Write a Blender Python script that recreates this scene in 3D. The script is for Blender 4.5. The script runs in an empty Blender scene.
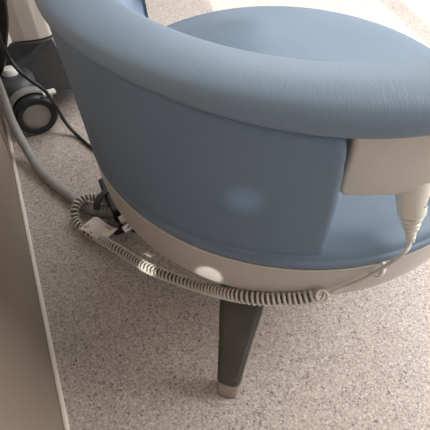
import bpy, bmesh, math, random
from math import sin, cos, pi, radians, hypot, atan2
from mathutils import Vector, Matrix
random.seed(4)
COL = bpy.context.scene.collection
H, F, PT = 1.05, 430.0, radians(50.5)
CX, CY = .165, .857            # centre of the round seat

def P(u, v, z):
    """world point at height z seen at pixel (u, v): used to survey the place"""
    x = (u-215)/F; y = (215-v)/F
    d = Vector((x, cos(PT)+y*sin(PT), -sin(PT)+y*cos(PT)))
    t = (z-H)/d.z
    return Vector((d.x*t, d.y*t, z))

# ---------------------------------------------------------------- materials
def mat(name, col, rough=.5, metal=0, spec=.5, coat=0):
    m = bpy.data.materials.new(name); m.use_nodes = True
    b = m.node_tree.nodes['Principled BSDF']
    b.inputs['Base Color'].default_value = (*col, 1)
    b.inputs['Roughness'].default_value = rough
    b.inputs['Metallic'].default_value = metal
    b.inputs['Specular IOR Level'].default_value = spec
    b.inputs['Coat Weight'].default_value = coat
    return m
def nd(m, t, **kw):
    n = m.node_tree.nodes.new(t)
    for k, v in kw.items():
        if k in n.inputs: n.inputs[k].default_value = v
        else: setattr(n, k, v)
    return n
def ln(m, a, b): m.node_tree.links.new(a, b)
def bsdf(m): return m.node_tree.nodes['Principled BSDF']
def noise_tint(m, c1, c2, scale, lo=.4, hi=.6, bump=0, bscale=None, dist=.001):
    tc = nd(m, 'ShaderNodeTexCoord'); n = nd(m, 'ShaderNodeTexNoise', Scale=scale, Detail=4.)
    ln(m, tc.outputs['Object'], n.inputs['Vector'])
    r = nd(m, 'ShaderNodeValToRGB'); r.color_ramp.elements[0].position = lo; r.color_ramp.elements[1].position = hi
    r.color_ramp.elements[0].color = (*c1, 1); r.color_ramp.elements[1].color = (*c2, 1)
    ln(m, n.outputs['Fac'], r.inputs['Fac']); ln(m, r.outputs['Color'], bsdf(m).inputs['Base Color'])
    if bump:
        n2 = nd(m, 'ShaderNodeTexNoise', Scale=bscale or scale, Detail=3.)
        ln(m, tc.outputs['Object'], n2.inputs['Vector'])
        b = nd(m, 'ShaderNodeBump', Strength=bump, Distance=dist)
        ln(m, n2.outputs['Fac'], b.inputs['Height']); ln(m, b.outputs['Normal'], bsdf(m).inputs['Normal'])
    return m

def leather(name, c1, c2, radial=True, bump=.35):
    """blue upholstery with fine creases that run across the pad"""
    m = mat(name, c1, .5, spec=.35)
    tc = nd(m, 'ShaderNodeTexCoord')
    n = nd(m, 'ShaderNodeTexNoise', Scale=6., Detail=3.)
    ln(m, tc.outputs['Object'], n.inputs['Vector'])
    r = nd(m, 'ShaderNodeValToRGB'); r.color_ramp.elements[0].position = .35; r.color_ramp.elements[1].position = .65
    r.color_ramp.elements[0].color = (*c1, 1); r.color_ramp.elements[1].color = (*c2, 1)
    ln(m, n.outputs['Fac'], r.inputs['Fac']); ln(m, r.outputs['Color'], bsdf(m).inputs['Base Color'])
    # polar coordinates: angle*r, radius, z
    sp = nd(m, 'ShaderNodeSeparateXYZ'); ln(m, tc.outputs['Object'], sp.inputs[0])
    at = nd(m, 'ShaderNodeMath', operation='ARCTAN2'); ln(m, sp.outputs['Y'], at.inputs[0]); ln(m, sp.outputs['X'], at.inputs[1])
    le = nd(m, 'ShaderNodeVectorMath', operation='LENGTH')
    cb0 = nd(m, 'ShaderNodeCombineXYZ'); ln(m, sp.outputs['X'], cb0.inputs[0]); ln(m, sp.outputs['Y'], cb0.inputs[1])
    ln(m, cb0.outputs[0], le.inputs[0])
    cb = nd(m, 'ShaderNodeCombineXYZ'); ln(m, at.outputs[0], cb.inputs[0]); ln(m, le.outputs['Value'], cb.inputs[1]); ln(m, sp.outputs['Z'], cb.inputs[2])
    mp = nd(m, 'ShaderNodeMapping'); mp.inputs['Scale'].default_value = (110., 45., 45.) if radial else (90., 90., 90.)
    ln(m, cb.outputs[0], mp.inputs['Vector'])
    n2 = nd(m, 'ShaderNodeTexNoise', Scale=1., Detail=2., Distortion=.8)
    ln(m, mp.outputs[0], n2.inputs['Vector'])
    b = nd(m, 'ShaderNodeBump', Strength=bump, Distance=.0012)
    ln(m, n2.outputs['Fac'], b.inputs['Height']); ln(m, b.outputs['Normal'], bsdf(m).inputs['Normal'])
    return m

M = {}
M['pad'] = leather('blue_leather_pad', (.165, .222, .29), (.178, .24, .31), bump=.28)
M['panel'] = leather('blue_leather_panel', (.137, .195, .268), (.15, .21, .285), bump=.15)
M['seat'] = leather('blue_leather_seat', (.145, .20, .265), (.157, .213, .28), radial=False, bump=.08)
M['shell'] = noise_tint(mat('cream_shell', (.5, .45, .39), .32), (.47, .435, .39), (.5, .465, .42), 3.)
M['arm'] = noise_tint(mat('beige_arm', (.45, .38, .31), .5), (.52, .485, .43), (.55, .515, .46), 5., bump=.1, bscale=300.)
M['piping'] = mat('cream_piping', (.62, .58, .52), .4)
M['leg'] = noise_tint(mat('dark_leg', (.06, .058, .05), .42), (.052, .05, .044), (.064, .061, .053), 9., bump=.1, bscale=200.)
M['cap'] = noise_tint(mat('taupe_cap', (.33, .27, .23), .45), (.31, .255, .215), (.34, .28, .24), 12.)
M['cord'] = noise_tint(mat('coil_cream', (.52, .48, .41), .38), (.60, .56, .49), (.66, .62, .55), 30.)
M['gap_shade'] = mat('coil_shadow', (.17, .155, .135), .8)
M['hand'] = noise_tint(mat('handset_cream', (.58, .53, .44), .4), (.70, .67, .58), (.74, .71, .62), 20.)
M['groove'] = mat('handset_groove', (.2, .18, .15), .6)
M['hose'] = noise_tint(mat('grey_hose', (.27, .26, .245), .5), (.25, .24, .225), (.29, .28, .265), 14.)
M['black'] = noise_tint(mat('black_rubber', (.008, .008, .008), .45), (.006, .006, .006), (.011, .011, .011), 30.)
M['chrome'] = mat('brushed_metal', (.55, .56, .57), .28, 1)
M['white'] = mat('white_plastic', (.62, .6, .57), .4)
M['paper'] = noise_tint(mat('paper', (.62, .54, .47), .7), (.74, .66, .59), (.78, .70, .63), 40.)
M['ink'] = mat('grey_ink', (.12, .10, .10), .7)
M['grey'] = noise_tint(mat('dark_grey_plastic', (.045, .046, .048), .5), (.043, .044, .046), (.05, .051, .053), 4., bump=.1, bscale=250.)
M['grey2'] = mat('mid_grey_plastic', (.075, .076, .078), .5)
M['column'] = noise_tint(mat('column_cream', (.40, .355, .31), .45), (.47, .425, .385), (.50, .455, .415), 4.)
M['tyre'] = mat('tyre_rubber', (.012, .015, .017), .4)
M['disc'] = noise_tint(mat('wheel_disc', (.29, .265, .245), .5), (.28, .255, .235), (.30, .275, .255), 30.)
M['fork'] = mat('fork_grey', (.21, .2, .19), .45)
M['wall'] = noise_tint(mat('taupe_wall', (.26, .205, .16), .55), (.25, .197, .153), (.27, .213, .167), 2.5, bump=.05, bscale=60.)
M['trim'] = noise_tint(mat('cream_trim', (.56, .48, .40), .45), (.80, .72, .62), (.84, .76, .66), 10.)
M['backwall'] = noise_tint(mat('white_wall', (.6, .58, .55), .7), (.59, .57, .54), (.62, .6, .57), 2.)
M['frame'] = mat('window_frame', (.6, .58, .56), .5)

# speckled vinyl floor
def floor_mat():
    m = mat('speckled_vinyl', (.4, .35, .31), .42, spec=.35)
    tc = nd(m, 'ShaderNodeTexCoord')
    def vor(scale, off):
        mp = nd(m, 'ShaderNodeMapping'); mp.inputs['Location'].default_value = (off, off*.7, 0)
        ln(m, tc.outputs['Object'], mp.inputs['Vector'])
        nz = nd(m, 'ShaderNodeTexNoise', Scale=scale*.9, Detail=1.)
        ln(m, mp.outputs[0], nz.inputs['Vector'])
        mx = nd(m, 'ShaderNodeMixRGB', blend_type='ADD'); mx.inputs['Fac'].default_value = .006
        ln(m, mp.outputs[0], mx.inputs['Color1']); ln(m, nz.outputs['Color'], mx.inputs['Color2'])
        v = nd(m, 'ShaderNodeTexVoronoi', Scale=scale); v.voronoi_dimensions = '2D'
        ln(m, mx.outputs[0], v.inputs['Vector'])
        s = nd(m, 'ShaderNodeSeparateColor'); ln(m, v.outputs['Color'], s.inputs[0])
        return s.outputs[0]
    def ramp(src, stops):
        r = nd(m, 'ShaderNodeValToRGB'); cr = r.color_ramp; cr.interpolation = 'CONSTANT'
        cr.elements[0].position = stops[0][0]; cr.elements[0].color = (*stops[0][1], 1)
        cr.elements[1].position = stops[1][0]; cr.elements[1].color = (*stops[1][1], 1)
        for p, c in stops[2:]:
            e = cr.elements.new(p); e.color = (*c, 1)
        ln(m, src, r.inputs['Fac']); return r.outputs['Color']
    a = ramp(vor(340., 0.), [(0, (.27, .225, .20)), (.07, (.36, .305, .272)), (.25, (.44, .38, .342)), (.60, (.50, .437, .397)), (.86, (.60, .54, .495))])
    b = ramp(vor(230., 3.3), [(0, (.45, .44, .44)), (.035, (.72, .71, .71)), (.08, (1, 1, 1)), (.9, (1.16, 1.16, 1.15))])
    mx = nd(m, 'ShaderNodeMixRGB', blend_type='MULTIPLY'); mx.inputs['Fac'].default_value = .85
    ln(m, a, mx.inputs['Color1']); ln(m, b, mx.inputs['Color2'])
    ln(m, mx.outputs[0], bsdf(m).inputs['Base Color'])
    return m
M['floor'] = floor_mat()

# ---------------------------------------------------------------- helpers
def link(name, me, m, parent=None, smooth=True, loc=None):
    o = bpy.data.objects.new(name, me); COL.objects.link(o)
    if m is not None:
        for k in (m if isinstance(m, (list, tuple)) else [m]): me.materials.append(k)
    if smooth:
        for p in me.polygons: p.use_smooth = True
    if parent is not None: o.parent = parent; 
    return o
def place(o, parent):
    """keep world coordinates baked in the mesh when the parent sits at its base"""
    o.parent = parent; o.matrix_parent_inverse = Matrix.Translation(parent.location).inverted(); return o
def from_bm(name, bm, m, parent=None, smooth=True, shift=None):
    bmesh.ops.recalc_face_normals(bm, faces=bm.faces[:])
    me = bpy.data.meshes.new(name)
    if parent is not None:
        base = parent
        off = Vector((0, 0, 0))
        while base is not None: off += base.location; base = base.parent
        bmesh.ops.translate(bm, verts=bm.verts, vec=-off)
    bm.to_mesh(me); bm.free()
    o = link(name, me, m, parent, smooth)
    return o
def thing(name, label, cat, loc, group=None):
    o = bpy.data.objects.new(name, None); COL.objects.link(o); o.location = loc
    o.empty_display_size = .1
    o['label'] = label; o['category'] = cat
    if group: o['group'] = group
    return o
def tag(o, label, cat): o['label'] = label; o['category'] = cat; return o
def struct(o): o['kind'] = 'structure'; return o
def autosmooth(o, ang=40):
    """sharp edges above an angle"""
    me = o.data
    bm = bmesh.new(); bm.from_mesh(me)
    for e in bm.edges:
        e.smooth = not (len(e.link_faces) == 2 and e.calc_face_angle(0) > radians(ang))
    bm.to_mesh(me); bm.free()
    for p in me.polygons: p.use_smooth = True
    return o
def bevel(o, w, seg=3, ang=35):
    b = o.modifiers.new('bevel', 'BEVEL'); b.width = w; b.segments = seg; b.limit_method = 'ANGLE'; b.angle_limit = radians(ang)
    b.harden_normals = False
    return o
def catmull(pts, n=8, closed=False):
    pts = [Vector(p) for p in pts]; out = []
    N = len(pts)
    rng = range(N if closed else N-1)
    for i in rng:
        g = (lambda k: pts[k % N]) if closed else (lambda k: pts[max(0, min(N-1, k))])
        a, b, c, d = g(i-1), g(i), g(i+1), g(i+2)
        for j in range(n):
            t = j/n
            out.append(.5*((2*b)+(c-a)*t+(2*a-5*b+4*c-d)*t*t+(3*b-a-3*c+d)*t**3))
    if not closed: out.append(pts[-1])
    return out
def resample(pts, step):
    out = [pts[0].copy()]; acc = 0
    for a, b in zip(pts, pts[1:]):
        L = (b-a).length
        if L < 1e-9: continue
        while acc+L >= step:
            t = (step-acc)/L; a = a.lerp(b, t); out.append(a.copy()); L = (b-a).length; acc = 0
            if L < 1e-9: break
        acc += L
    return out
def frames(pts):
    T = []
    for i in range(len(pts)):
        T.append((pts[min(i+1, len(pts)-1)]-pts[max(i-1, 0)]).normalized())
    n = T[0].orthogonal().normalized(); fr = []
    for i, t in enumerate(T):
        n = (n-t*n.dot(t)).normalized(); fr.append((t, n, t.cross(n)))
    return fr
def tube(bm, pts, r, seg=10, cap=True):
    fr = frames(pts); rings = []
    for i, (p, (t, n, b)) in enumerate(zip(pts, fr)):
        rr = r(i/(len(pts)-1)) if callable(r) else r
        rings.append([bm.verts.new(p+(n*cos(2*pi*k/seg)+b*sin(2*pi*k/seg))*rr) for k in range(seg)])
    for A, B in zip(rings, rings[1:]):
        for k in range(seg): bm.faces.new((A[k], A[(k+1) % seg], B[(k+1) % seg], B[k]))
    if cap: bm.faces.new(rings[0][::-1]); bm.faces.new(rings[-1])
def revolve(bm, prof, n=128, c=(CX, CY), a0=0, a1=2*pi, closed_prof=False, endround=0, zf=None):
    """profile of (r, z) swept round the seat axis"""
    full = abs(a1-a0-2*pi) < 1e-6
    cr = sum(p[0] for p in prof)/len(prof); cz = sum(p[1] for p in prof)/len(prof)
    rings = []
    steps = []
    for i in range(n if full else n+1): steps.append((a0+(a1-a0)*i/n, 1.))
    if endround and not full:
        pre = []; post = []
        for k in range(1, 9):
            th = k/8*pi/2; s = cos(th)*.98+.02; d = sin(th)*endround
            pre.append((a0-d, s)); post.append((a1+d, s))
        steps = pre[::-1]+steps+post
    for a, s in steps:
        rings.append([bm.verts.new((c[0]+(cr+(r-cr)*s)*cos(a), c[1]+(cr+(r-cr)*s)*sin(a), cz+((zf(a, z) if zf else z)-cz)*s)) for r, z in prof])
    m = len(prof)
    pairs = list(zip(rings, rings[1:]))+([(rings[-1], rings[0])] if full else [])
    for A, B in pairs:
        for k in range(m if closed_prof else m-1):
            k2 = (k+1) % m
            bm.faces.new((A[k], A[k2], B[k2], B[k]))
    if full and not closed_prof:
        if prof[0][0] < .02: bm.faces.new([r[0] for r in rings])
        if prof[-1][0] < .02: bm.faces.new([r[-1] for r in rings])
    if not full:
        bm.faces.new(rings[0]); bm.faces.new(rings[-1][::-1])
def box(bm, lo, hi, mtx=None):
    vs = []
    for x in (lo[0], hi[0]):
        for y in (lo[1], hi[1]):
            for z in (lo[2], hi[2]):
                v = Vector((x, y, z)); vs.append(bm.verts.new(mtx @ v if mtx else v))
    for f in ((0, 1, 3, 2), (4, 6, 7, 5), (0, 4, 5, 1), (2, 3, 7, 6), (0, 2, 6, 4), (1, 5, 7, 3)):
        bm.faces.new([vs[i] for i in f])
def loft(bm, sections, cap=True):
    rings = [[bm.verts.new(p) for p in s] for s in sections]
    for A, B in zip(rings, rings[1:]):
        n = len(A)
        for k in range(n): bm.faces.new((A[k], A[(k+1) % n], B[(k+1) % n], B[k]))
    if cap: bm.faces.new(rings[0][::-1]); bm.faces.new(rings[-1])
def smooth_prof(pts, n=4, closed=False):
    return [(p.x, p.y) for p in catmull([(a, b, 0) for a, b in pts], n, closed)]
def basis(p, xdir, zdir):
    z = zdir.normalized(); x = (xdir-z*xdir.dot(z)).normalized(); y = z.cross(x)
    m = Matrix((x, y, z)).transposed().to_4x4(); m.translation = p; return m

# ---------------------------------------------------------------- setting
bm = bmesh.new(); box(bm, (-3, -2, -.05), (4.2, 3.6, 0))
struct(from_bm('floor', bm, M['floor'], smooth=False))
wa = P(5, 123, 0); wb = P(65, 430, 0)
wd = (wb-wa); wd.z = 0; wd.normalize()
wn = Vector((-wd.y, wd.x, 0))           # faces into the room (+x)
if wn.x < 0: wn = -wn
w0 = wa-wd*.06; w1 = wa+wd*3.0
bm = bmesh.new()
def prism(bm, pts, z0, z1):
    loft(bm, [[(p.x, p.y, z0) for p in pts], [(p.x, p.y, z1) for p in pts]])
prism(bm, [w0, w1, w1-wn*.12, w0-wn*.12], 0, 2.5)
struct(from_bm('wall_left', bm, M['wall'], smooth=False))
bm = bmesh.new()
prism(bm, [w0+wn*.0115, w1+wn*.0115, w1, w0], 0, .013)
o = struct(from_bm('baseboard_left', bm, M['trim'], smooth=False)); bevel(o, .004, 2)
# back wall, out of the picture, with the window the sun comes through
bm = bmesh.new(); box(bm, (-3, -2, 2.5), (4.2, 3.72, 2.6)); struct(from_bm('ceiling', bm, M['backwall'], smooth=False))
bm = bmesh.new()
YW = 3.6; wx0, wx1, wz0, wz1 = -.42, 1.95, .55, 2.02
for lo, hi in (((-3, 0), (wx0, 2.5)), ((wx1, 0), (4.2, 2.5)), ((wx0, 0), (wx1, wz0)), ((wx0, wz1), (wx1, 2.5))):
    box(bm, (lo[0], YW, lo[1]), (hi[0], YW+.12, hi[1]))
struct(from_bm('wall_back', bm, M['backwall'], smooth=False))
bm = bmesh.new()
for x in (wx0+.02, wx1-.02): box(bm, (x-.02, YW+.03, wz0), (x+.02, YW+.09, wz1))
for z in (wz0+.02, wz1-.02): box(bm, (wx0, YW+.03, z-.02), (wx1, YW+.09, z+.02))
box(bm, (.60-.05, YW+.035, wz0), (.60+.05, YW+.085, wz1))
struct(from_bm('window_1', bm, M['frame'], smooth=False))

# ---------------------------------------------------------------- the round chair
chair = thing('treatment_chair', 'round blue leather treatment chair with wraparound padded back, cream shell and dark splayed leg', 'chair', (CX, CY, 0))
SC = (CX+.005, CY-.004); K1 = 1.010   # the seat sits a touch forward of the back's centre
# cream shell under the cushion
sh = smooth_prof([(.02, .252), (.20, .254), (.33, .262), (.395, .274), (.428, .292), (.446, .318), (.4525, .355), (.4535, .39), (.4525, .4165), (.440, .4175), (.02, .4175)][:9], 5)+[(.44, .4175), (.01, .4175)]
sh[0] = (.01, .252)
bm = bmesh.new(); revolve(bm, [(r*K1, z-.001) for r, z in sh], 160, c=SC); from_bm('seat_shell', bm, M['shell'], chair)
# thin pale bead between shell and cushion
bm = bmesh.new(); revolve(bm, [(.4525*K1+.0022*cos(t), .4195+.0022*sin(t)) for t in [2*pi*k/8 for k in range(8)]], 200, c=SC, closed_prof=True)
from_bm('piping', bm, M['piping'], chair)
# cushion
cu = [(.01, .4225), (.440, .4225)]+smooth_prof([(.449, .4225), (.4545, .427), (.4562, .4345), (.4550, .4405), (.4505, .4435), (.4488, .4455), (.4480, .4485), (.443, .455), (.430, .4605), (.40, .4645), (.35, .465), (.25, .4655), (.12, .467), (.01, .468)], 5)
bm = bmesh.new(); revolve(bm, [(r*K1, z) for r, z in cu], 160, c=SC); from_bm('seat_cushion', bm, M['seat'], chair)
# back panel: curved upholstered slab with rounded corners
def slab(name, a0f, a1f, z0f, z1, rf, m, th, bw, n=96, k=22, corner=.02, parent=chair, radial=None, zdrop=None):
    """rf(z) outer radius; a0f/a1f(z) end angles; corners rounded"""
    bm = bmesh.new(); grid = []
    def spread(L, m):
        e = [d for d in (0, .0006, .0018, .0036, .006, .009, .0125, .017)]
        a = e[-1]*1.25; mid = [a+(L-2*a)*q/m for q in range(m+1)]
        return [x/L for x in e+mid+[L-x for x in e[::-1]]]
    Lz = z1-z0f; La = .45*(a1f((z0f+z1)/2)-a0f((z0f+z1)/2))
    S_ = spread(La, n); T_ = spread(Lz, k); n = len(S_)-1; k = len(T_)-1
    for i in range(n+1):
        row = []
        for j in range(k+1):
            t = T_[j]; z = z0f+(z1-z0f)*t
            a0 = a0f(z); a1 = a1f(z)
            d = min(z-z0f, z1-z)
            ins = corner-math.sqrt(max(0, corner**2-max(0, corner-d)**2))
            a0 += ins/.45; a1 -= ins/.45
            a = a0+(a1-a0)*S_[i]
            r = rf(z)
            if radial: r += radial(a, t)
            de = min(S_[i]*La, (1-S_[i])*La)+ins*.0
            # distance to the rounded outline, then a quarter-round edge
            if d < corner and de < corner*.9: dd = min(d, de) if ins < .0005 else min(d+.0, de)
            else: dd = min(d, de)
            g = max(0, bw-dd); r -= bw-math.sqrt(max(0, bw*bw-g*g))
            zz = z+(zdrop(a)*(1-t) if zdrop else 0)+lift(a)*t
            row.append(bm.verts.new((CX+r*cos(a), CY+r*sin(a), zz)))
        grid.append(row)
    for i in range(n):
        for j in range(k): bm.faces.new((grid[i][j], grid[i+1][j], grid[i+1][j+1], grid[i][j+1]))
    # inner skin
    inner = []
    for row in grid:
        ir = []
        for v in row:
            d = Vector((v.co.x-CX, v.co.y-CY, 0)); L = d.length; d *= (L-th)/L
            ir.append(bm.verts.new((CX+d.x, CY+d.y, v.co.z)))
        inner.append(ir)
    for i in range(n):
        for j in range(k): bm.faces.new((inner[i][j], inner[i][j+1], inner[i+1][j+1], inner[i+1][j]))
    loop = [(i, 0) for i in range(n)]+[(n, j) for j in range(k)]+[(i, k) for i in range(n, 0, -1)]+[(0, j) for j in range(k, 0, -1)]
    for q in range(len(loop)):
        a = loop[q]; b = loop[(q+1) % len(loop)]
        bm.faces.new((grid[a[0]][a[1]], inner[a[0]][a[1]], inner[b[0]][b[1]], grid[b[0]][b[1]]))
    o = from_bm(name, bm, m, parent); autosmooth(o, 60); return o
def lerpt(z, pts):
    for (z0, v0), (z1, v1) in zip(pts, pts[1:]):
        if z <= z1: 
            t = max(0, (z-z0)/(z1-z0)); t = t*t*(3-2*t); return v0+(v1-v0)*t
    return pts[-1][1]
def aend(z): return radians(lerpt(z, [(.432, -87.4), (.496, -87.9), (.566, -88.5), (.636, -89.3), (.67, -89.9), (.72, -91.0)]))
ACEN = radians(-151.5)
def rp(z): return .447+(.471-.447)*min(1, max(0, (z-.432)/(.72-.432)))
def lift(a):
    t = min(1, max(0, (-82-math.degrees(a))/52)); return .024*t*t*(3-2*t)
def rad_p(a, t): return (.004+.006*min(1, max(0, (-88-math.degrees(a))/62)))*(1-t)**1.3
slab('backrest_panel', lambda z: 2*ACEN-aend(z), aend, .4425, .7185, rp, M['panel'], .038, .013, corner=.018, radial=rad_p)
M['lit_inner'] = leather('blue_leather_window_lit', (.27, .35, .46), (.29, .37, .48), bump=.08)  # paler blue: window light on the panel's inside, put into the colour
slab('backrest_lit_inner', lambda z: 2*ACEN-aend(z)-.004, lambda z: aend(z)+.004, .440, .712, lambda z: rp(z)-.0372, M['lit_inner'], .006, .003, corner=.018, radial=rad_p)  # thin skin added over the inside to carry that lit tone
def astart(z): return radians(lerpt(z, [(.575, -87.5), (.60, -88.2), (.64, -88.7), (.67, -89.1), (.72, -89.8)]))
def adrop(a):
    d = abs(math.degrees(a)+151.5)-64
    return .001-.0012*min(19, max(0, d))
def ra(z): return .432+(.458-.432)*min(1, max(0, (z-.575)/(.14)))
slab('armrest_support', astart, lambda z: radians(-38), .576, .716, ra, M['arm'], .045, .008, n=60, k=8, corner=.012, zdrop=adrop)
slab('armrest_support', lambda z: radians(-265), lambda z: 2*ACEN-astart(z), .576, .716, ra, M['arm'], .045, .008, n=60, k=8, corner=.012, zdrop=adrop)
# padded rim
rim = smooth_prof([(.386, .717), (.375, .728), (.371, .745), (.376, .760), (.388, .7675), (.41, .7715), (.432, .7715), (.452, .7675), (.467, .7605), (.4755, .750), (.4785, .738), (.4775, .727), (.470, .7215), (.43, .718)], 4, True)
bm = bmesh.new(); revolve(bm, rim, 200, a0=radians(-263), a1=radians(-40), closed_prof=True, endround=.10, zf=lambda a, z: z+lift(a)*min(1, max(0, (.777-z)/.055)))
from_bm('armrest_pad', bm, M['pad'], chair)
# dark hub under the shell and splayed legs with caps
bm = bmesh.new(); revolve(bm, [(.01, .19)]+smooth_prof([(.10, .19), (.17, .20), (.22, .225), (.25, .26)], 4)+[(.01, .26)], 64)
from_bm('base_hub', bm, M['leg'], chair)
def make_leg(az):
    ca, sa = cos(az), sin(az)
    R = Vector((ca, sa, 0)); Tn = Vector((-sa, ca, 0)); base = Vector((CX, CY, 0))
    # section centre radius, height, tangential half width, radial half depth
    secs = [(.545, .000, .0245, .0205), (.538, .026, .0265, .0225), (.528, .056, .0280, .0240)]
    secs2 = [(.528, .056, .0286, .0245), (.514, .10, .0310, .0260), (.480, .16, .0370, .0285), (.450, .22, .0440, .0320), (.405, .285, .0510, .0350)]
    def ring(r, z, w, d, e=3.2, n=28, panel=0):
        out = []
        for k in range(n):
            t = 2*pi*k/n; c, s = cos(t), sin(t)
            x = math.copysign(abs(c)**(2/e), c)*w; y = math.copysign(abs(s)**(2/e), s)*d
            out.append(base+R*(r+y)+Tn*x+Vector((0, 0, z+(-y*.25))))
        return out
    bm = bmesh.new()
    S = []
    for (a, b) in zip(secs2, secs2[1:]):
        for q in range(4):
            t = q/4; S.append(ring(*[a[i]+(b[i]-a[i])*t for i in range(4)]))
    S.append(ring(*secs2[-1]))
    loft(bm, S)
    leg = from_bm('leg', bm, M['leg'], chair); autosmooth(leg, 50)
    # raised face on the outward side
    bm = bmesh.new(); S = []
    for (r, z, w, d) in [(.5245, .072, .004, .0242), (.5225, .077, .011, .0246), (.519, .085, .0170, .0251), (.514, .10, .0205, .0258), (.480, .16, .0265, .0285), (.450, .22, .0330, .0320), (.418, .268, .0385, .034)]:
        S.append([base+R*(r+y)+Tn*x+Vector((0, 0, z-y*.25)) for x, y in ((-w-.002, d*.8), (-w, d+.0012), (-w*.8, d+.0032), (0, d+.0036), (w*.8, d+.0032), (w, d+.0012), (w+.002, d*.8))])
    loft(bm, S); fp = from_bm('leg_face', bm, M['leg'], leg)
    bm = bmesh.new()
    loft(bm, [ring(.5455, .0, .0225, .0190), ring(.5445, .004, .0245, .0205)]+[ring(*s) for s in secs[1:]])
    cap = from_bm('foot_cap', bm, M['cap'], leg); autosmooth(cap, 60)
    cap['label'] = 'taupe foot cap'
    # drop the tilted bottom to the floor
    zmin = min(v.co.z for v in cap.data.vertices)
    for v in cap.data.vertices:
        wz = v.co.z
        if wz < .012: v.co.z = max(0.0, wz) if wz < .0 else wz
    return leg
for a in (-104.3, 15.7, 135.7): make_leg(radians(a))
# little cable clip at the joint
cp = P(383, 267, .424)
rad = Vector((cp.x-CX, cp.y-CY, 0)).normalized(); tn = Vector((-rad.y, rad.x, 0))
bm = bmesh.new()
pts = []
for k in range(9):
    t = k/8; y = .461+.0185*sin(pi*t)**.6; z = .428-.036*t
    pts.append(Vector((CX, CY, 0))+rad*y+Vector((0, 0, z))+tn*(.004-.012*t))
loft(bm, [[p-tn*.0045-rad*.0012, p+tn*.0045-rad*.0012, p+tn*.0045+rad*.0012, p-tn*.0045+rad*.0012] for p in pts])
o = from_bm('cable_clip', bm, M['white'], chair)

# ---------------------------------------------------------------- handset with its cord
hs = thing('corded_handset', 'cream handset under the armrest with a long coiled cord trailing to the floor', 'handset', (CX+.02, CY-.50, 0))
h0 = P(413, 178, .567); h1 = P(410.5, 241.5, .474)
ax = (h0-h1).normalized(); Lh = (h0-h1).length
def hr(t):   # t from bottom to top
    return lerpt(t, [(0, .0065), (.12, .0085), (.28, .0145), (.50, .0225), (1, .0290)])
bm = bmesh.new()
tube(bm, [h1+ax*Lh*(.46+.54*k/16) for k in range(17)], lambda s: hr(.46+.54*s), 32)
o = from_bm('handset_body', bm, M['hand'], hs); autosmooth(o, 50)
# recessed line on the side
bm = bmesh.new()
side = Vector((1, -.25, 0)).normalized()
side = (side-ax*side.dot(ax)).normalized()
cross = ax.cross(side)
q = [h1+ax*Lh*t+(side*cos(th)-cross*sin(th))*(hr(t)+.0002) for t, th in ((.60, .95), (.62, .62), (.70, .48), (.80, .42), (.90, .40))]
tube(bm, catmull(q, 4), .0009, 6)
from_bm('seam', bm, M['groove'], o)
bm = bmesh.new()
n = 60; pts = [h1+ax*Lh*(.50*k/n) for k in range(n+1)]
tube(bm, pts, lambda s: hr(.50*s)*(1.0 if (s*6.5) % 1 > .32 or s < .04 else .80), 28)
from_bm('strain_relief', bm, M['hand'], hs)
# straight lead from the handset down over the seat edge
def ring_pt(az, r, z): return Vector((CX+r*cos(radians(az)), CY+r*sin(radians(az)), z))
lead = [h1+ax*.01, P(409, 246, .472), P(404, 252.5, .466), P(396, 259.5, .447), P(385, 266.5, .424), P(370, 276, .402), P(350, 285, .378), P(335, 291, .366)]
def PD(u, v, t):
    x = (u-215)/F; y = (215-v)/F
    return Vector((x*t, (cos(PT)+y*sin(PT))*t, H+(-sin(PT)+y*cos(PT))*t))
cps = [PD(*c) for c in [(322, 296, .783), (319, 295.5, .785), (312, 297, .788), (300, 298.5, .795), (290, 299, .801), (265, 299, .815), (240, 296, .837), (215, 290.5, .892), (190, 283.5, .965), (165, 275, 1.035), (147, 267.5, 1.09), (130, 257, 1.155), (114, 247, 1.205)]]
cps += [P(*c) for c in [(98, 238, .0165), (85, 231, .0165), (76, 221, .022), (74.5, 210, .040), (80, 201, .048), (90, 197, .048), (100, 197.5, .046), (108, 199, .042)]]
tocam = (Vector((0, 0, H))-cps[0]).normalized()
cps[0] = cps[0]+tocam*.006
cps = [cps[0]+tocam*.010]+cps
path = resample(catmull(cps, 14), .0018)
lead += [cps[0]-tocam*.014+Vector((.012, .002, .004)), cps[0]-tocam*.006+Vector((.009, 0, 0.002))]
bm = bmesh.new(); tube(bm, resample(catmull(lead, 10), .004), .0036, 10)
from_bm('straight_cable', bm, M['cord'], hs)
fr = frames(path)
RC = .0117; WR = .0028
L = .0018*(len(path)-1)
hel = []; K = 16
# turns open up towards the floor and in the loop
marks = [0.]; acc = 0.
while acc < L-.012:
    q_ = acc/L; acc += .0100+.0045*min(1, max(0, (q_-.22)/.1))-.002*min(1, max(0, (q_-.8)/.05)); marks.append(acc)
N = K*(len(marks)-1)
for i in range(N+1):
    mi = min(i//K, len(marks)-2); s = min(len(path)-1.001, (marks[mi]+(marks[mi+1]-marks[mi])*(i/K-mi))/.0018); k = min(int(s), len(path)-2); f = s-k
    p = path[k].lerp(path[k+1], f); t, n_, b_ = fr[k]
    n2, b2 = fr[k+1][1], fr[k+1][2]
    n_ = n_.lerp(n2, f).normalized(); b_ = b_.lerp(b2, f).normalized()
    ph = 2*pi*i/K
    rc = RC*(.86 if i < 3*K else 1)
    hel.append(p+(n_*cos(ph)+b_*sin(ph))*rc)
bm = bmesh.new(); tube(bm, hel, WR, 8)
cc0 = from_bm('coiled_cable', bm, M['cord'], hs)
bm = bmesh.new(); tube(bm, path[18:-4:3], .0082, 10)  # dark tube added inside the hollow coil, shade for the gaps between turns
from_bm('coil_gap_shade', bm, M['gap_shade'], cc0)

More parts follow.
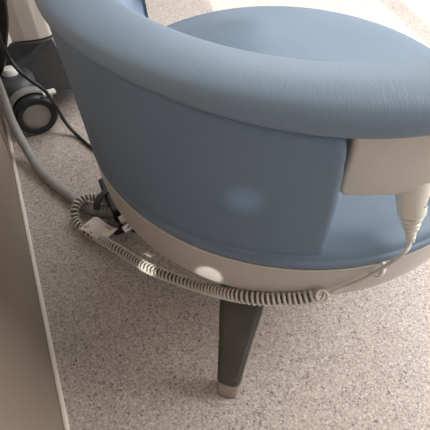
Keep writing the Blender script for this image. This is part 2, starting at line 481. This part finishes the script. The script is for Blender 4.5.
# ---------------------------------------------------------------- smooth grey hose
hp = [P(-20, 40, .40), P(-10, 66, .32), P(1.5, 94, .21), P(12, 122, .115), P(26, 148, .045), P(40, 170, .019), P(56, 185.5, .0165), P(72, 198, .0165), P(86, 207, .0165), P(104, 211, .0165), P(120, 213, .0165)]
bm = bmesh.new(); tube(bm, resample(catmull(hp, 10), .008), .0155, 20)
hose = thing('grey_hose', 'smooth grey hose curving along the floor between the taupe wall and the caster', 'hose', P(40, 170, 0))
from_bm('hose_tube', bm, M['hose'], hose)
bm = bmesh.new()
rp_ = resample(catmull([P(84, 206.5, .0165), P(92, 209, .0165), P(104, 211.3, .0165), P(118, 213, .0165), P(126, 213.5, .0175)], 12), .0008)
tube(bm, rp_, lambda s: .0185+.0012*sin(s*2*pi*11) if s > .06 else .0185*math.sqrt(max(.35, s/.06)), 20)
from_bm('ribbed_sleeve', bm, M['hose'], hose)

# ---------------------------------------------------------------- connector on the floor
con = thing('cable_connector', 'black cable connector with metal barrel and loose black strap lying under the chair edge', 'connector', P(125, 215, 0))
bm = bmesh.new()
a = P(109.5, 180, .045); b = P(125, 212.5, .045); dz = (b-a)
mt = basis((a+b)/2, dz, Vector((0, 0, 1)))
box(bm, (-dz.length/2, -.035, -.042), (dz.length/2, .035, .022), mt)
o = from_bm('housing', bm, M['black'], con, False); bevel(o, .006, 3)
def cyl(name, a, b, r, m, parent, seg=24, bulge=None):
    bm = bmesh.new(); n = 10
    tube(bm, [a.lerp(b, k/n) for k in range(n+1)], bulge or r, seg)
    o = from_bm(name, bm, m, parent); autosmooth(o, 45); return o
cyl('collar', P(120, 221, .048), P(134, 213, .056), .0135, M['white'], con)
cyl('barrel', P(124, 230.5, .04), P(146, 216, .058), .0115, M['chrome'], con, bulge=lambda s: .0135 if (s < .3 or s > .42) else .0112)
cyl('plug', P(114.5, 233.5, .026), P(127, 228, .034), .011, M['black'], con, bulge=lambda s: .008+.004*s)
def ribbon(name, pts, w, th, m, parent):
    bm = bmesh.new(); pp = resample(catmull(pts, 8), .003); secs = []
    for p, (t, n, b) in zip(pp, frames(pp)):
        sd = t.cross(Vector((0, 0, 1)))
        sd = sd.normalized() if sd.length > .05 else n
        up = sd.cross(t).normalized()
        secs.append([p-sd*w-up*th, p+sd*w-up*th, p+sd*w+up*th, p-sd*w+up*th])
    loft(bm, secs); return from_bm(name, bm, m, parent, False)
ribbon('strap', [P(96.5, 210, .052), P(97, 203, .064), P(101, 196, .068), P(107, 190.5, .068), P(113, 186, .062)], .009, .0025, M['black'], con)
ribbon('strap', [P(108, 221.5, .045), P(118, 225.5, .045), P(132, 229.5, .03), P(148, 234, .012)], .0065, .0025, M['black'], con)

# ---------------------------------------------------------------- printed tag on the cord
c = [P(78.5, 229.5, .036), P(93.5, 217, .040), P(118, 228.5, .050), P(104.5, 242, .036)]
nu, nv = 18, 8
def tagpt(u, v, lift=0):
    a = c[0].lerp(c[3], u); b = c[1].lerp(c[2], u); p = a.lerp(b, v)
    return p+Vector((0, 0, lift+.009*sin(u*2*pi*1.05)+.001*sin(v*5)))
random.seed(2)
marks_ = []
for v, a0_, a1_ in ((.84, .08, .30), (.84, .55, .86), (.66, .12, .22), (.30, .80, .92)):
    u = a0_
    while u < a1_:
        w_ = random.uniform(.025, .055); marks_.append((u, min(u+w_, a1_), v, v+.05)); u += w_+.02
marks_ += [(.12, .22, .23, .29), (.40, .46, .10, .15)]
def inked(u, v):
    e = math.hypot((u-.17)/.085, (v-.26)/.13)
    return .76 < e < 1.02 or any(a <= u <= b and c_ <= v <= d_ for a, b, c_, d_ in marks_)
nu, nv = 110, 60
bm = bmesh.new()
G = [[bm.verts.new(tagpt(i/nu, j/nv)) for j in range(nv+1)] for i in range(nu+1)]
for i in range(nu):
    for j in range(nv):
        f = bm.faces.new((G[i][j], G[i+1][j], G[i+1][j+1], G[i][j+1]))
        if inked((i+.5)/nu, (j+.5)/nv): f.material_index = 1
tg = from_bm('paper_tag', bm, [M['paper'], M['ink']]); tag(tg, 'small wavy off-white printed tag lying over the coiled cord loop', 'tag')
s_ = tg.modifiers.new('solid', 'SOLIDIFY'); s_.thickness = .0008

# ---------------------------------------------------------------- equipment trolley behind
tr = thing('equipment_trolley', 'cream column trolley with dark grey base and large black caster, top left', 'trolley', (-.66, 1.55, 0))
zc = .25
A = P(12, 42.5, zc); B = P(40, 39.5, zc); Cc = P(50.2, 36.5, zc)
back = Vector((.35, .94, 0))*.16
colo = [A, A.lerp(B, .5)+Vector((0, -.003, 0)), B, Cc, Cc+back, A+back]
top = [p+Vector((0, 0, .75)) for p in colo]
for i in (0, 5): top[i] += Vector((.012, 0, 0))
for i in (3,): top[i] += Vector((-.01, 0, 0))
bm = bmesh.new(); loft(bm, [colo, top]); o = from_bm('column', bm, M['column'], tr, False); bevel(o, .004, 2, 15)
# faceted dark base
zb = .105
t0 = [P(9, 44, zc-.004), P(44, 41, zc-.004), P(52, 37, zc-.004)]
t1 = [t0[2]+back*1.2, t0[0]+back*1.2]
b0 = [P(-15, 82, zb), P(3, 91, zb), P(80, 89, zb)]
b1 = [P(104, 72, zb)+back*.9, b0[0]+back*1.9]
bm = bmesh.new(); loft(bm, [[*b0, *b1], [*t0, *t1]])
low = [v for v in bm.verts if abs(v.co.z-zb) < 1e-5]
o = from_bm('base', bm, M['grey'], tr, False); bevel(o, .005, 2, 8)
bm = bmesh.new(); loft(bm, [[Vector((p.x, p.y, .07)) for p in (b0[0]+back*.4, b0[1]+back*.5, b0[2]+back*.3, *b1)], [Vector((p.x, p.y, zb+.002)) for p in (*b0, *b1)]])
o = from_bm('base_skirt', bm, M['grey'], tr, False)
# caster
cc_ = P(35.5, 113.5, .078); axn = Vector((-cc_.x, -cc_.y, 0)).normalized()   # wheel axis, level
axn = Matrix.Rotation(radians(4), 3, 'Z') @ axn
cas = bpy.data.objects.new('caster', None); COL.objects.link(cas); cas.parent = tr; cas.location = Vector((cc_.x, cc_.y, 0))-tr.location
def lathe(name, prof, m, parent, cen, ax, n=56):
    bm = bmesh.new(); u = Vector((0, 0, 1)); w = ax.cross(u); rings = []
    for k in range(n):
        t = 2*pi*k/n; rings.append([bm.verts.new(cen+ax*x+(u*cos(t)+w*sin(t))*r) for x, r in prof])
    for A_, B_ in zip(rings, rings[1:]+rings[:1]):
        for i in range(len(prof)-1): bm.faces.new((A_[i], A_[i+1], B_[i+1], B_[i]))
    for e in (0, -1): 
        if prof[e][1] < .01: bm.faces.new([r[e] for r in rings])
    return from_bm(name, bm, m, parent)
RW = .078
lathe('tyre', smooth_prof([(-.022, .05), (-.022, .066), (-.016, .075), (-.006, RW), (.006, RW), (.018, .0755), (.0245, .069), (.0255, .060), (.024, .0505), (.020, .049)], 4)+[(.0, .048), (-.022, .05)], M['tyre'], cas, cc_, axn)
lathe('wheel_disc', [(.0, .001), (.0, .0515)]+[(.017, .0515), (.0205, .0505), (.0225, .048), (.0235, .03), (.024, .001)], M['disc'], cas, cc_, axn)
# light grey fork hood over the wheel
bm = bmesh.new(); sd = axn.cross(Vector((0, 0, 1)))
secs = []
for k in range(25):
    t = radians(-62+k*(124/24)); rr = RW+.006; d = Vector((0, 0, 1))*cos(t)+sd*sin(t)
    secs.append([cc_+d*rr-axn*.035, cc_+d*rr+axn*.000, cc_+d*(rr+.005)-axn*.002, cc_+d*(rr+.005)-axn*.035])
loft(bm, secs); from_bm('fork', bm, M['fork'], cas, False)
bm = bmesh.new()
tb = P(49, 92.5, .155)
mt = basis(tb, sd, Vector((0, 0, 1))); box(bm, (-.022, -.013, -.005), (.022, .013, .005), mt)
o = from_bm('brake_tab', bm, M['white'], cas, False); bevel(o, .003, 2)
bm = bmesh.new()
k0 = P(37, 91, .12)
tube(bm, [Vector((cc_.x, cc_.y, .09))-axn*.055, Vector((cc_.x, cc_.y, .13))-axn*.055], .018, 16); from_bm('stem', bm, M['fork'], cas)
# dark nose over the caster with round light cap
nose = P(9, 78, .17)
bm = bmesh.new()
ncen = P(12, 87, .14)
def nr(cx, cy, z, rx, ry, n=32): return [Vector((cx+rx*cos(2*pi*k/n), cy+ry*sin(2*pi*k/n), z)) for k in range(n)]
loft(bm, [nr(ncen.x, ncen.y+.03, .10, .070, .075), nr(ncen.x, ncen.y+.03, .112, .076, .082), nr(ncen.x, ncen.y+.035, .155, .068, .075), nr(ncen.x, ncen.y+.04, .168, .05, .06)])
o = from_bm('base_nose', bm, M['grey'], tr); autosmooth(o, 50)
kc = P(8, 69, .186)
bm = bmesh.new(); loft(bm, [nr(kc.x, kc.y, .160, .031, .024), nr(kc.x, kc.y, .178, .031, .024), nr(kc.x, kc.y, .185, .027, .020), nr(kc.x, kc.y, .189, .02, .018)])
o = from_bm('knob', bm, M['white'], tr); autosmooth(o, 50)

# black cable trailing from the trolley down to the floor, and a bundle left of the column
bc = [P(-6, 20, .46), P(1, 42, .38), P(8, 56, .30), (P(19, 71, .255)), P(30, 80, .235), P(45, 91, .19), P(55, 105, .11), P(66, 123, .04), P(78, 136, .008), P(92, 148, .006), P(112, 160, .006)]
bc = [Vector(p) for p in bc]
bm = bmesh.new(); tube(bm, resample(catmull(bc, 10), .006), .0065, 10)
bkc = from_bm('power_cable', bm, M['black']); tag(bkc, 'single thin black cable slanting over the caster down to the floor', 'cable')
bun = thing('cable_bundle', 'bunch of black cables hanging left of the cream column', 'cables', P(-2, 45, .02))
random.seed(7)
for k in range(8):
    ox = random.uniform(-7, 4.0); bm = bmesh.new()
    pts = [P(ox-4+random.uniform(-2, 2), -40, .62), P(ox-1, -5, .5), P(ox+random.uniform(-1, 2), 20, .42), P(ox+1+random.uniform(-1.5, 1.5), 44, .34), P(ox-1, 62, .24), P(ox-7, 80, .12), P(ox-14, 90, .02)]
    tube(bm, resample(catmull(pts, 8), .01), random.uniform(.009, .013), 10)
    from_bm('cable', bm, M['black'], bun)

# ---------------------------------------------------------------- light
sc = bpy.context.scene
w = bpy.data.worlds.new('World'); sc.world = w; w.use_nodes = True
bg = w.node_tree.nodes['Background']; bg.inputs['Color'].default_value = (.95, .98, 1.04, 1); bg.inputs['Strength'].default_value = .72
def look(o, tgt):
    o.rotation_euler = (Vector(tgt)-o.location).to_track_quat('-Z', 'Y').to_euler()
def area(name, loc, tgt, sx, sy, e, col=(1, 1, 1)):
    l = bpy.data.lights.new(name, 'AREA'); l.shape = 'RECTANGLE'; l.size = sx; l.size_y = sy; l.energy = e; l.color = col
    o = bpy.data.objects.new(name, l); COL.objects.link(o); o.location = loc; look(o, tgt); return o
area('right_window_light', (2.7, 1.3, 2.0), (.4, .6, .2), 2.2, 1.6, 165, (1, .98, .96))
area('high_fill_light', (.7, 2.5, 2.35), (.25, 1.0, .3), 1.8, .9, 40, (.93, .97, 1))  # unseen area lamp added to brighten tops and floor, no window there
area('back_window_light', (.8, 3.45, 1.5), (.3, 1.0, .3), 2.2, 1.3, 12, (.93, .97, 1))
s = bpy.data.lights.new('sun', 'SUN'); s.energy = 3.3; s.angle = radians(.6); s.color = (1, .96, .9)
so = bpy.data.objects.new('sun', s); COL.objects.link(so)
el = radians(46); hd = Vector((.109, -.42, 0)).normalized()
d = hd*cos(el)+Vector((0, 0, -sin(el))); so.rotation_euler = d.to_track_quat('-Z', 'Y').to_euler(); so.location = (0, 4, 3)
# added narrow spots standing in for reflected sun glints on shell, cord and panel
def spot(name, loc, tgt, deg, e, blend=.25, r=.004, col=(1, .97, .92), sx=1):
    l = bpy.data.lights.new(name, 'SPOT'); l.energy = e; l.spot_size = radians(deg); l.spot_blend = blend; l.shadow_soft_size = r; l.color = col
    o = bpy.data.objects.new(name, l); COL.objects.link(o); o.location = loc; look(o, tgt); o.scale = (sx, 1, 1); return o
spot('shell_glint', (.06, -.12, .62), P(209, 276, .34), 6.2, 22, .45, sx=.8)
spot('cord_glint', (.02, -.10, 1.0), P(147, 269, .14), 2.6, 70, .7)
spot('panel_glint', (.05, -.4, .9), P(242, 190, .57), 4.6, 8, 1., r=.01, col=(.8, .9, 1))

# ---------------------------------------------------------------- camera
cam = bpy.data.cameras.new('camera'); co = bpy.data.objects.new('camera', cam); COL.objects.link(co)
cam.sensor_width = 36; cam.sensor_fit = 'HORIZONTAL'; cam.lens = 36*F/430; cam.clip_start = .02
co.location = (0, 0, H); co.rotation_euler = (pi/2-PT, 0, 0)
sc.camera = co
sc.view_settings.view_transform = 'Standard'; sc.view_settings.look = 'None'; sc.view_settings.exposure = 0; sc.view_settings.gamma = 1
